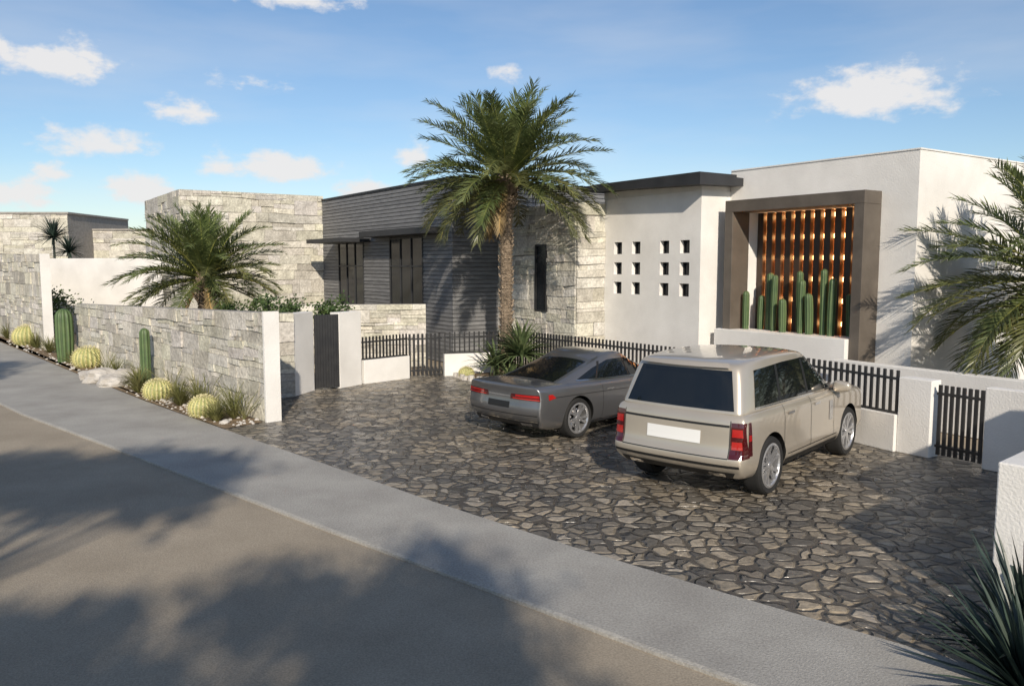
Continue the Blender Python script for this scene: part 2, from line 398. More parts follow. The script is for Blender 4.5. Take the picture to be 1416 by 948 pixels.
for t0,t1 in wins:
    for k in range(4):
        t=t0+(t1-t0)*k/3; s.wall(P(C1,t-.025),P(C1,t+.025),Vd,0,.045,0,4.0)
    for z in (.02,3.0,3.95): s.wall(P(C1,t0),P(C1,t1),Vd,-.003,.04,z,z+.05)
s.wall(P(C1,.5,-.62),P(C1,5.6,-.62),Vd,0,.6,4.05,4.25)
s.wall(P(C1,6.0,-1.2),P(C1,9.4,-1.2),Vd,0,1.18,3.9,4.05)
s.obj('window_frames_and_canopies',[M_darkroof],H)
s=MB()
for t0,t1 in wins: s.wall(P(C1,t0),P(C1,t1),Vd,.035,.055,0,3.98)
s.obj('window_panes',[M_glass],H)
s=MB()
a=C2;b=C3
s.wall(P(a,0,.02),P(b,0,.02),Vd,0,7,0,4.8,m=1)
u0,u1=2.05,2.62
clad(s,P(a),P(a,-u0),nF,0,4.8); clad(s,P(a,-u1),b,nF,0,4.8)
clad(s,P(a,-u0),P(a,-u1),nF,0,1.7,ws=(.3,.6)); clad(s,P(a,-u0),P(a,-u1),nF,3.67,4.8,ws=(.3,.6))
clad(s,b,C4,nR,0,4.8)
s.obj('stone_volume',[M_stone,M_mortar],H)
s=MB()
s.wall(P(a,-u0,-.03),P(a,-u1,-.03),Vd,0,.035,1.7,3.67,m=0)
for t in (u0,u1-.05): s.wall(P(a,-t,-.07),P(a,-t-.05,-.07),Vd,0,.04,1.7,3.67,m=1)
for z in (1.7,3.62): s.wall(P(a,-u0-.05,-.07),P(a,-u1+.05,-.07),Vd,0,.04,z,z+.05,m=1)
s.obj('slot_window',[M_glass,M_black],H)
s=MB()
ts=[.59,1.33,2.41,3.13]; zs=[2.44,2.98,3.54]; hw=.165
tb=[0]
for t in ts: tb+= [t-hw,t+hw]
tb.append(3.66)
zb=[0]
for z in zs: zb+=[z-hw,z+hw]
zb.append(4.92)
for i in range(len(tb)-1):
    for j in range(len(zb)-1):
        if i%2==1 and j%2==1: continue
        q=[P(C4,-tb[i]),P(C4,-tb[i+1])]
        s.face([(*q[0],zb[j]),(*q[1],zb[j]),(*q[1],zb[j+1]),(*q[0],zb[j+1])])
for t in ts:
    for z in zs:
        c=[(t-hw,z-hw),(t+hw,z-hw),(t+hw,z+hw),(t-hw,z+hw)]
        for k in range(4):
            (ta,za),(tb_,zb_)=c[k],c[(k+1)%4]
            s.face([(*P(C4,-ta),za),(*P(C4,-tb_),zb_),(*P(C4,-tb_,.28),zb_),(*P(C4,-ta,.28),za)])
s.wall(P(C4,0,.29),P(C4,-3.66,.29),Vd,0,4,0,4.92)
s.face([(*P(C5,0,0),0),(*P(C5,0,.29),0),(*P(C5,0,.29),4.92),(*P(C5,0,0),4.92)])
s.face([(*P(C4,0,0),0),(*P(C4,0,.29),0),(*P(C4,0,.29),4.92),(*P(C4,0,0),4.92)])
s.face([(*P(C4,0,0),4.92),(*P(C5,0,0),4.92),(*P(C5,0,.29),4.92),(*P(C4,0,.29),4.92)])
s.obj('white_volume',[M_white],H)
s=MB()
for t in ts:
    for z in zs:
        s.wall(P(C4,-t+hw,.16),P(C4,-t-hw,.16),Vd,0,.03,z-hw,z+hw,m=0)
        for dt in (-hw,hw-.03): s.wall(P(C4,-t-dt,.12),P(C4,-t-dt-.03,.12),Vd,0,.04,z-hw,z+hw,m=1)
s.obj('square_windows',[M_glass,M_black],H)
K=P(C5,-.4,-.5)
s=MB()
bp=[P(K,0,0),P(K,4.5,0),P(K,4.5,2.5),P(K,0,2.5)]
s.hexa([(*bp[0],5.0),(*bp[1],5.13),(*bp[2],5.13),(*bp[3],5.05)],[(*bp[0],5.27),(*bp[1],5.28),(*bp[2],5.28),(*bp[3],5.2)])
bp2=[P(K,.22,.22),P(K,4.3,.22),P(K,4.3,2.6),P(K,.22,2.6)]
s.hexa([(*q,5.15) for q in bp2],[(*q,5.33) for q in bp2])
s.obj('canopy_roof',[M_darkroof],H)
s=MB()
q4=[P(K,.42,.52),P(K,4.1,.52),P(K,4.1,2.4),P(K,.42,2.4)]
s.hexa([(*q,4.924) for q in q4],[(*q,5.1) for q in q4])
s.obj('canopy_soffit',[M_white],H)
s=MB()
Zt=5.42
tl,tr=.38,4.12
zo,zi=4.64,4.36
fi0,fi1=.62,3.88
def wl(t0,t1,v0,v1,z0,z1,m=0): s.wall(P(C6,-t0),P(C6,-t1),Vd,v0,v1,z0,z1,m=m)
wl(0,fi0,0,.9,0,Zt); wl(fi1,4.91,0,.9,0,Zt); wl(fi0,fi1,0,.9,zi,Zt); wl(fi0,fi1,0,.9,0,1.3)
wl(0,4.91,.9,10,0,Zt)
s.wall(P(C6,2.6,.9),P(C6,0,.9),Vd,0,7,4.0,Zt)
s.obj('white_box',[M_white],H)
s=MB()
wl2=lambda t0,t1,v0,v1,z0,z1,m=0: s.wall(P(C6,-t0),P(C6,-t1),Vd,v0,v1,z0,z1,m=m)
wl2(tl,fi0,-.62,-.002,0,zi); wl2(fi1,tr,-.62,-.002,0,zi); wl2(tl,tr,-.62,-.002,zi,zo)
s.obj('niche_frame',[M_grayframe],H,bevel=.01)
s=MB(); wl2(fi0-.4,fi1-.01,-.74,-.0,0,1.50); s.obj('niche_planter',[M_white],H,bevel=.012)
s=MB(); wl2(fi0+.003,fi1-.003,.80,.895,1.3,zi-.003); s.obj('niche_back',[M_nback],H)
s=MB(); t=fi0+.02
gaps=[]
while t<fi1-.1:
    wl2(t,t+.165,.30,.42,1.3,zi-.004); gaps.append(t+.165+.053); t+=.271
s.obj('niche_slats',[M_slat],H)
s=MB()
for gt in gaps:
    wl2(gt-.055,gt+.045,.50,.52,1.47,zi-.01,m=1)  # emissive panel in each gap, standing in for LED light on the back
    for z in (1.72,2.25,2.75,3.25,3.75,4.24): wl2(gt-.055,gt+.045,.44,.47,z-.05,z+.05)
s.obj('niche_lamps_and_glow',[M_led,M_gapglow],H)
s=MB(); wl2(fi0+.003,fi1-.003,-.0,.8,1.3,1.46); s.obj('niche_soil',[M_soil],H)
s=MB()
s.wall(P(C6,-.02,-.02),P(C7,-.02,-.02),Vd,0,.25,Zt,Zt+.03); s.wall(P(C7,-.02,.24),P(C7,-.02,9.9),Ud,0,.25,Zt,Zt+.03)
s.obj('parapet_coping',[M_white],H)
# ------------------------------------------------------------ cacti
def column(mb,x,y,z,h,r,ribs=10,bend=(0,0),m=0):
    seg=ribs*4; rows=18; i0=len(mb.v)
    for k in range(rows+1):
        f=k/rows
        if f<.8: zz=f/.8*(h-r*1.2); rr=r*(.86+.14*math.sin(f*3))
        else:
            a=(f-.8)/.2*math.pi/2; zz=h-r*1.2+math.sin(a)*r*1.2; rr=r*math.cos(a)*.97+.002
        for j in range(seg):
            a=2*math.pi*j/seg; q=rr*(1+.13*math.cos(ribs*a))
            mb.v.append((x+q*math.cos(a)+bend[0]*f*f,y+q*math.sin(a)+bend[1]*f*f,z+zz))
    for k in range(rows):
        for j in range(seg):
            j2=(j+1)%seg
            mb.f.append((i0+k*seg+j,i0+k*seg+j2,i0+(k+1)*seg+j2,i0+(k+1)*seg+j)); mb.m.append(m)
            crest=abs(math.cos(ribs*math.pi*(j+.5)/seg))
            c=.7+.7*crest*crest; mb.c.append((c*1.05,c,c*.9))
def cactus(name,x,y,z,h,r,arms=0,parent=None,**k):
    mb=MB(); column(mb,x,y,z,h,r,**k)
    for i in range(arms):
        a=R.uniform(0,6.28); d=r*R.uniform(1.9,2.3); column(mb,x+math.cos(a)*d,y+math.sin(a)*d,z,h*R.uniform(.45,.8),r*.85)
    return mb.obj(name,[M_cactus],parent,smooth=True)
HS=[1.0,.9,1.45,1.4,.85,1.5,1.3,1.0,1.55,1.35,1.0,1.2]
for i in range(12):
    t=fi0+.17+i*.27+R.uniform(-.04,.04); x,y=P(C6,-t,R.uniform(-.3,.12)); h=HS[i]
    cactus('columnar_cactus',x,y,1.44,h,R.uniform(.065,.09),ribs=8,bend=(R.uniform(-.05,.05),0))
def barrel(x,y,r):
    mb=MB(); ribs=20; seg=ribs*4; rows=14
    for k in range(rows+1):
        a=-math.pi/2*.75+k/rows*(math.pi*.875); zz=r*.85*(math.sin(a)+.75); rr=max(r*math.cos(a),.004)
        if k>rows-3: zz-=r*.03*(k-rows+3)
        for j in range(seg):
            b=2*math.pi*j/seg; q=rr*(1+.07*math.cos(ribs*b)); mb.v.append((x+q*math.cos(b),y+q*math.sin(b),zz))
    for k in range(rows):
        for j in range(seg):
            j2=(j+1)%seg; mb.f.append((k*seg+j,k*seg+j2,(k+1)*seg+j2,(k+1)*seg+j)); mb.m.append(0)
            cr=abs(math.cos(ribs*math.pi*(j+.5)/seg))**2
            mb.c.append((.24+.34*cr,.27+.26*cr,.10+.12*cr))
    for j in range(ribs):
        b=2*math.pi*j/ribs
        for k in range(3,14):
            a=-math.pi/2*.75+k/14*(math.pi*.875); q=r*math.cos(a)*1.07; zz=r*.85*(math.sin(a)+.75)
            o=Vector((x+q*math.cos(b),y+q*math.sin(b),zz)); nn=Vector((math.cos(a)*math.cos(b),math.cos(a)*math.sin(b),math.sin(a)))
            for _ in range(5):
                d=(nn+Vector((R.uniform(-.9,.9),R.uniform(-.9,.9),R.uniform(-.9,.9)))).normalized()*r*.17
                w=nn.cross(d).normalized()*.006
                mb.face([o-w,o+w,o+d],0,(.70,.64,.38))
    mb.obj('barrel_cactus',[M_barrel],smooth=True)
for q in ((-12.8,24.3,.42),(-8.17,18.5,.31),(-6.3,16.35,.29),(-18.6,31.0,.52),(-1.25,22.0,.2)): barrel(*q)
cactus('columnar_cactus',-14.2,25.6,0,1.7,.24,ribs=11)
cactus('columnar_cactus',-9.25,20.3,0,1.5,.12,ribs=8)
def rosette(name,x,y,z,n,L,w,mat,elr=(10,80),droop=.5,segs=4,stem=0,col=(.7,1.2)):
    mb=MB()
    if stem: mb.cyl((x,y,z),(x,y,z+stem),.07,.06,8,0,.5)
    z=z+stem
    for i in range(n):
        az=R.uniform(0,6.283); el=math.radians(R.uniform(*elr)); l=L*R.uniform(.75,1.1)
        p=Vector((x+math.cos(az)*.03,y+math.sin(az)*.03,z)); side=Vector((-math.sin(az),math.cos(az),0)); c=R.uniform(*col)
        prev=None; e=el
        for k in range(segs+1):
            f=k/segs; ww=w*(1-f)**.7*(1 if k else .7) if f<1 else 0
            up=Vector((-math.cos(az)*math.sin(e),-math.sin(az)*math.sin(e),math.cos(e)))
            cur=(p-side*ww+up*ww*.35,p+Vector((0,0,0)),p+side*ww+up*ww*.35)
            if prev:
                if k==segs: mb.face([prev[0],prev[1],p],0,c); mb.face([prev[1],prev[2],p],0,c*.92)
                else:
                    mb.face([prev[0],prev[1],cur[1],cur[0]],0,c); mb.face([prev[1],prev[2],cur[2],cur[1]],0,c*.92)
            prev=cur
            p=p+Vector((math.cos(az)*math.cos(e),math.sin(az)*math.cos(e),math.sin(e)))*l/segs
            e-=droop/segs*R.uniform(.6,1.4)
    return mb.obj(name,[mat])
rosette('agave_plant',.25,21.5,.05,110,1.15,.06,M_agave,(0,88),.9,stem=.6)
rosette('agave_plant',-.45,21.8,.05,70,.95,.05,M_agave,(5,85),.9,stem=.3)
rosette('agave_plant',.75,21.2,.05,60,.8,.045,M_agave,(5,85),.8,stem=.1)
rosette('agave_plant',-.05,21.2,.05,50,.65,.04,M_agave,(5,85),.8)
rosette('agave_plant',4.12,6.2,0,130,.95,.042,M_agaveD,(8,88),.25)
rosette('agave_plant',3.72,5.55,0,120,.9,.042,M_agaveD,(5,85),.25)
for (x,y,n,l) in ((-16.2,28.2,160,.75),(-9.0,19.35,200,.75),(-7.3,17.6,200,.7),(-5.85,15.8,170,.55),(-17.6,29.8,160,.8),(-6.9,17.6,100,.8),(-5.6,16.1,80,.8),(-21,33.6,160,.8),(-10.8,21.9,100,.7),(-13.6,24.9,90,.6),(-9.6,20.6,90,.7),(-15.3,27.3,140,.7)):
    rosette('grass_clump',x,y,0,n,l,.012,M_grass,(35,88),.9,segs=3)
rosette('yucca_plant',-26.4,47,3.2,140,1.3,.06,M_agaveD,(-20,88),.4,stem=1.4)
rosette('yucca_plant',-25.3,46.5,3.2,120,1.1,.06,M_agaveD,(-20,88),.4,stem=.6)
for (x,y) in ((-8.0,18.9),(-6.6,17.4),(-5.75,16.5),(-11.5,22.8),(-5.35,15.95)):
    mb=MB()
    for i in range(18):
        az=R.uniform(0,6.28); p=Vector((x,y,0)); e=R.uniform(.9,1.5); h=R.uniform(.5,.95)
        for k in range(5):
            q=p+Vector((math.cos(az)*math.cos(e),math.sin(az)*math.cos(e),math.sin(e)))*h/5
            mb.cyl(p,q,.006,.005,4,0,1.0,False); p=q; e-=.12; az+=R.uniform(-.3,.3)
    mb.obj('dry_shrub',[M_grass])
def boulder(x,y,r,sq=.6):
    bm=bmesh.new(); bmesh.ops.create_icosphere(bm,subdivisions=3,radius=r)
    o=Vector((x*3,y*2,r))
    for v in bm.verts:
        d=noise.noise(v.co/r*1.3+o)*.4+noise.noise(v.co/r*3+o)*.14; v.co*=1+d; v.co.z*=sq
    me=bpy.data.meshes.new('boulder'); bm.to_mesh(me); bm.free(); me.materials.append(M_rock)
    ob=bpy.data.objects.new('boulder',me); ob.location=(x,y,r*.2); link(ob)
for q in ((-10.9,21.4,.5),(-10.2,20.6,.38),(-11.5,21.9,.3),(-10.3,21.2,.4),(-7.6,18.1,.13),(-5.6,15.6,.1)): boulder(*q)
mb=MB()
for i in range(420):
    t=R.random(); i0=R.choice([1,2,3]); a=V2(*UP[i0]);b=V2(*UP[i0+1]); q=a+(b-a)*t+V2(.72,.69)*R.uniform(.05,1.0); r=R.uniform(.015,.05)
    mb.cyl((q.x,q.y,0),(q.x+r*.2,q.y,r),r*1.2,r*.6,6,0,R.uniform(.7,1.2))
mb.obj('bed_gravel',[M_rock])
def bush(name,x,y,z,r,n,mat,leaf=.09,sq=.8):
    mb=MB()
    mb.cyl((x,y,0),(x,y,z),.05,.03,6,0,.5)
    cl=[(Vector((R.gauss(0,.5),R.gauss(0,.5),R.gauss(.1,.4)))*r) for _ in range(14)]
    for i in range(n):
        c=R.choice(cl); p=Vector((x,y,z))+c+Vector((R.gauss(0,.25),R.gauss(0,.25),R.gauss(0,.25)*sq))*r
        d=Vector((R.uniform(-1,1),R.uniform(-1,1),R.uniform(-.3,1))).normalized()*leaf; w=d.orthogonal().normalized()*leaf*.35
        mb.face([p-w,p+d*.5-w*.9,p+d,p+d*.5+w],0,R.uniform(.6,1.3))
    return mb.obj(name,[mat])
bush('shrub',-6.0,21.6,1.65,.55,1500,M_tree); bush('shrub',-4.9,22.0,1.7,.45,1000,M_tree); bush('shrub',-7.6,22.9,1.5,.5,1200,M_tree)
bush('shrub',-19.5,34.5,1.0,.9,1500,M_tree,.12)
# ------------------------------------------------------------ palms
def palm(name,x,y,h,n,L,leafL,r=.16,nl=44,lean=(0,0),elmin=-35,seed=1,dead=6,lw=.027):
    rr=random.Random(seed)
    e=empty(name)
    mb=MB(); k=int(h/.10); p=Vector((x,y,0))
    for i in range(k):
        f=i/k; q=Vector((x+lean[0]*(f+1/k)**2,y+lean[1]*(f+1/k)**2,h*(i+1)/k))
        ra=r*(1.3-.4*min(f*5,1)) if f<.85 else r*(.9+.5*(f-.85)/.15)
        j=rr.uniform(.95,1.05); c=rr.uniform(.8,1.15)
        mb.cyl(p,q,ra*.86*j,ra*1.14*j,12,0,c,False); mb.cyl(q-Vector((0,0,.012)),q,ra*1.14*j,ra*.86,12,0,c*.7,False); p=q
        for _ in range(5):
            a=rr.uniform(0,6.28); b_=Vector((q.x+math.cos(a)*ra*.98,q.y+math.sin(a)*ra*.98,q.z-.07)); mb.cyl(b_,b_+Vector((math.cos(a)*.05,math.sin(a)*.05,.08)),.035,.015,4,0,c*rr.uniform(.7,1.2),False)
    top=Vector((x+lean[0],y+lean[1],h))
    mb.cyl(top,top+Vector((0,0,.3)),r*1.3,r*.5,10)
    for i in range(110):
        a=rr.uniform(0,6.28); zz=h-rr.uniform(-.1,.75); b=Vector((top.x+math.cos(a)*r*1.0,top.y+math.sin(a)*r*1.0,zz))
        mb.cyl(b,b+Vector((math.cos(a)*.13,math.sin(a)*.13,.17)),.04,.022,5,0,rr.uniform(.7,1.3))
    mb.obj('trunk',[M_trunk],e,smooth=False)
    mb=MB(); md=MB()
    def frond(M,az,el,l,droop,col,lf):
        segs=14; p=Vector((top.x+math.cos(az)*r*.6,top.y+math.sin(az)*r*.6,top.z+.12*math.sin(el)))
        e=el; pts=[];a2=az; curl=rr.uniform(-.3,.3)
        for k in range(segs+1):
            d=Vector((math.cos(a2)*math.cos(e),math.sin(a2)*math.cos(e),math.sin(e)))
            pts.append((p.copy(),d)); p=p+d*l/segs; e-=droop/segs*(.3+1.6*k/segs); a2+=curl/segs
        for k in range(segs):
            M.cyl(pts[k][0],pts[k+1][0],.024*(1-k/segs)+.005,.024*(1-(k+1)/segs)+.005,4,0,(col[0]*1.7,col[1]*1.5,col[2]*1.1),False)
        for j in range(nl):
            s_=.10+.90*j/nl; fk=s_*segs; k=min(int(fk),segs-1); ff=fk-k
            b=pts[k][0].lerp(pts[k+1][0],ff); d=pts[k][1].lerp(pts[k+1][1],ff).normalized()
            side=d.cross(Vector((0,0,1)))
            if side.length<.05: side=Vector((math.sin(az),-math.cos(az),0))
            side.normalize(); up=side.cross(d).normalized()
            ll=lf*(.35+.65*math.sin(min(1,(s_-.05)*1.6)*math.pi/2))*(1.0 if s_<.6 else 1-.55*(s_-.6)/.4)*rr.uniform(.82,1.12)
            an=math.radians(60-32*s_+rr.uniform(-8,8))
            for sg in (-1,1):
                dd=(d*math.cos(an)+side*sg*math.sin(an)+up*rr.uniform(.0,.5)).normalized()
                w=d*lw
                mid=b+dd*ll*.5; tip=b+dd*ll*.97+Vector((0,0,-.16*ll*rr.uniform(.2,1.5)))
                c=rr.uniform(.8,1.2); cc=(col[0]*c,col[1]*c,col[2]*c)
                M.face([b-w*.5,b+w*.5,mid+w*.8,mid-w*.8],0,cc); M.face([mid-w*.8,mid+w*.8,tip],0,cc)
    for i in range(n):
        f=(i+.5)/n
        el=math.radians(88-(88-elmin)*f**.85+rr.uniform(-8,8)); az=i*2.39996+rr.uniform(-.25,.25)
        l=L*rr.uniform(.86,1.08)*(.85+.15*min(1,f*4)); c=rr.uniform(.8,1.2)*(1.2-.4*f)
        yl=1+.35*rr.random()*f
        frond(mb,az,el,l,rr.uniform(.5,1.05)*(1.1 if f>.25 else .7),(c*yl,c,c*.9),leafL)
    for i in range(dead):
        frond(md,rr.uniform(0,6.28),math.radians(rr.uniform(-65,-45)),L*.55,.5,(1,1,1),leafL*.6)
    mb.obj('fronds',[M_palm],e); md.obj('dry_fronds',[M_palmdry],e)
    return e
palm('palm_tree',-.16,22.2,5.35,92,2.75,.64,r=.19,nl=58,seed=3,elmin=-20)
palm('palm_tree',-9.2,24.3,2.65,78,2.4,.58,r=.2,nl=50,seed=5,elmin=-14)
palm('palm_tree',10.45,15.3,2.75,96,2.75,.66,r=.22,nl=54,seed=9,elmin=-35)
def tree(name,x,y,h,r,n,seed,flat=.35):
    rr=random.Random(seed); e=empty(name)
    mb=MB(); base=Vector((x,y,-.1)); fork=Vector((x+rr.uniform(-.3,.3),y+rr.uniform(-.3,.3),h*.6)); mb.cyl(base,fork,.16,.11,10)
    cl=[]
    for i in range(14):
        a=rr.uniform(0,6.28); d=r*math.sqrt(rr.uniform(.05,1.0))
        c=Vector((x+math.cos(a)*d,y+math.sin(a)*d,h+rr.uniform(-1,1)*flat)); cl.append(c)
        mid=(fork+c)/2+Vector((0,0,-.2)); mb.cyl(fork,mid,.06,.04,6,0,1,False); mb.cyl(mid,c,.04,.015,6,0,1,False)
    mb.obj('trunk',[M_trunk],e)
    mb=MB()
    for i in range(n):
        c=rr.choice(cl); p=c+Vector((rr.gauss(0,.42),rr.gauss(0,.42),rr.gauss(0,.2)))*r*.48
        d=Vector((rr.uniform(-1,1),rr.uniform(-1,1),rr.uniform(-1,1))).normalized()*.2; w=d.orthogonal().normalized()*.07
        mb.face([p-w*.5,p+d*.5-w,p+d,p+d*.5+w],0,rr.uniform(.6,1.3))
    mb.obj('foliage',[M_tree],e)
tree('shade_tree',-4.4,-1.5,7.0,1.8,5500,1)
tree('shade_tree',.2,-6.8,6.6,2.1,6500,2,.25)
tree('shade_tree',-2.5,-6.9,6.6,1.7,4500,6,.25)
tree('shade_tree',-14.4,10.4,7.0,1.8,3000,3)
# ------------------------------------------------------------ neighbours & hills
def blockhouse(name,a,w,d,h,win=True):
    e=empty(name); s=MB(); s.wall(a,(a[0]+w,a[1]),(0,1),0,d,0,h,m=1); clad(s,a,(a[0]+w,a[1]),(0,-1),0,h,m=0,hs=(.3,.4,.5),ws=(.5,1.4))
    s.obj('walls',[M_stone,M_mortar],e)
    s=MB(); s.wall((a[0]-.1,a[1]-.12),(a[0]+w+.1,a[1]-.12),(0,1),0,d,h,h+.12); s.obj('parapet',[M_mortar],e)
    s=MB(); s.wall((a[0]+w*.2,a[1]-.09),(a[0]+w*.42,a[1]-.09),(0,1),0,.02,.1,2.4); s.obj('door',[M_glass],e)
blockhouse('distant_house',(-36,51),8.3,8,6.2)
blockhouse('distant_house',(-27.8,54),4.2,8,5.3)
blockhouse('distant_house',(-46,60),9,8,5.6)
mb=MB()
for ring,(rad,hh) in enumerate(((900,22),(1500,45))):
    pv=None
    for i in range(-70,71):
        a=math.radians(i*1.0); x=math.sin(a)*rad;y=math.cos(a)*rad
        hz=hh*(.45+.6*noise.noise(Vector((i*.09,ring*5.1,0)))+.15*noise.noise(Vector((i*.4,ring,3))))
        cur=((x,y,-1),(x*1.08,y*1.08,max(hz,2)))
        if pv: mb.face([pv[0],cur[0],cur[1],pv[1]])
        pv=cur
mb.obj('hills',[M_hill],recalc=True)
# ------------------------------------------------------------ cars
def boxgrid(nx,ny,nz,fn):
    V={};vs=[];fs=[]
    def vid(i,j,k):
        if (i,j,k) not in V: V[(i,j,k)]=len(vs); vs.append(fn(i,j,k))
        return V[(i,j,k)]
    for i in range(nx-1):
        for j in range(ny-1):
            fs.append((vid(i,j,0),vid(i,j+1,0),vid(i+1,j+1,0),vid(i+1,j,0)))
            fs.append((vid(i,j,nz-1),vid(i+1,j,nz-1),vid(i+1,j+1,nz-1),vid(i,j+1,nz-1)))
        for k in range(nz-1):
            fs.append((vid(i,0,k),vid(i+1,0,k),vid(i+1,0,k+1),vid(i,0,k+1)))
            fs.append((vid(i,ny-1,k),vid(i,ny-1,k+1),vid(i+1,ny-1,k+1),vid(i+1,ny-1,k)))
    for j in range(ny-1):
        for k in range(nz-1):
            fs.append((vid(0,j,k),vid(0,j,k+1),vid(0,j+1,k+1),vid(0,j+1,k)))
            fs.append((vid(nx-1,j,k),vid(nx-1,j+1,k),vid(nx-1,j+1,k+1),vid(nx-1,j,k+1)))
    return vs,fs
def subd(name,vs,fs,mats,lev=3):
    me=bpy.data.meshes.new(name); me.from_pydata(vs,[],fs)
    bm=bmesh.new(); bm.from_mesh(me); bmesh.ops.recalc_face_normals(bm,faces=bm.faces); bm.to_mesh(me); bm.free()
    o=bpy.data.objects.new(name,me); sc.collection.objects.link(o)
    md=o.modifiers.new('s','SUBSURF'); md.levels=lev; md.render_levels=lev
    bpy.context.view_layer.update()
    dg=bpy.context.evaluated_depsgraph_get(); m2=bpy.data.meshes.new_from_object(o.evaluated_get(dg))
    sc.collection.objects.unlink(o); bpy.data.objects.remove(o)
    m2.materials.clear()
    for m in mats: m2.materials.append(m)
    o=bpy.data.objects.new(name,m2); sc.collection.objects.link(o); return o
def lerp(a,b,t): return a+(b-a)*t
def interp(xs,ys,x):
    if x<=xs[0]: return ys[0]
    for i in range(len(xs)-1):
        if x<=xs[i+1]: return lerp(ys[i],ys[i+1],(x-xs[i])/(xs[i+1]-xs[i]))
    return ys[-1]
def wheel(r,w,parent,x,y,side):
    mb=MB(); seg=40
    ro=r*.76
    prof=[(ro,-w/2+.015),(r*.93,-w/2),(r*.985,-w/2+.03),(r,-w/2+.06),(r,w/2-.06),(r*.985,w/2-.03),(r*.93,w/2),(ro+.012,w/2-.008),(ro,w/2-.015)]
    def lathe(prof,m):
        for a in range(seg):
            t0=2*math.pi*a/seg;t1=2*math.pi*(a+1)/seg
            for k in range(len(prof)-1):
                (r0,y0),(r1,y1)=prof[k],prof[k+1]
                mb.face([(r0*math.cos(t0),y0,r0*math.sin(t0)),(r0*math.cos(t1),y0,r0*math.sin(t1)),(r1*math.cos(t1),y1,r1*math.sin(t1)),(r1*math.cos(t0),y1,r1*math.sin(t0))],m)
    lathe(prof,0)
    lathe([(ro+.006,w/2-.010),(ro-.022,w/2-.004),(ro-.034,w/2-.03),(ro-.035,-w/2+.02)],1)
    lathe([(ro*.62,w/2-.10),(.03,w/2-.10)],3)
    lathe([(ro-.02,w/2-.16),(.02,w/2-.16)],2)
    lathe([(.055,w/2-.05),(.05,w/2-.02),(.001,w/2-.015)],1)
    for s_ in range(5):
        for o_ in (-.17,.17):
            a=2*math.pi*s_/5+.3; a0=a+o_*.9; a1=a+o_*1.35
            def pt(rad,ang,wd,y):
                c=Vector((math.cos(ang),0,math.sin(ang))); t=Vector((-math.sin(ang),0,math.cos(ang))); q=c*rad; return q+t*wd+Vector((0,y,0)),q-t*wd+Vector((0,y,0))
            i0,i1=pt(.04,a0,.022,w/2-.025); m0,m1=pt(ro*.55,lerp(a0,a1,.5),.019,w/2-.03); e0,e1=pt(ro-.025,a1,.026,w/2-.012)
            for (p,q,p2,q2) in ((i0,i1,m0,m1),(m0,m1,e0,e1)):
                D=Vector((0,-.035,0)); mb.hexa([p+D,q+D,q2+D,p2+D],[p,q,q2,p2],1)
    o=mb.obj('wheel',[M_tire,M_rim,M_trim,M_chrome],parent,smooth=False)
    for p in o.data.polygons:
        if p.material_index in(0,): p.use_smooth=True
    o.location=(x,y,r); o.rotation_euler=(0,R.uniform(0,1),0 if side>0 else math.pi)
    return o
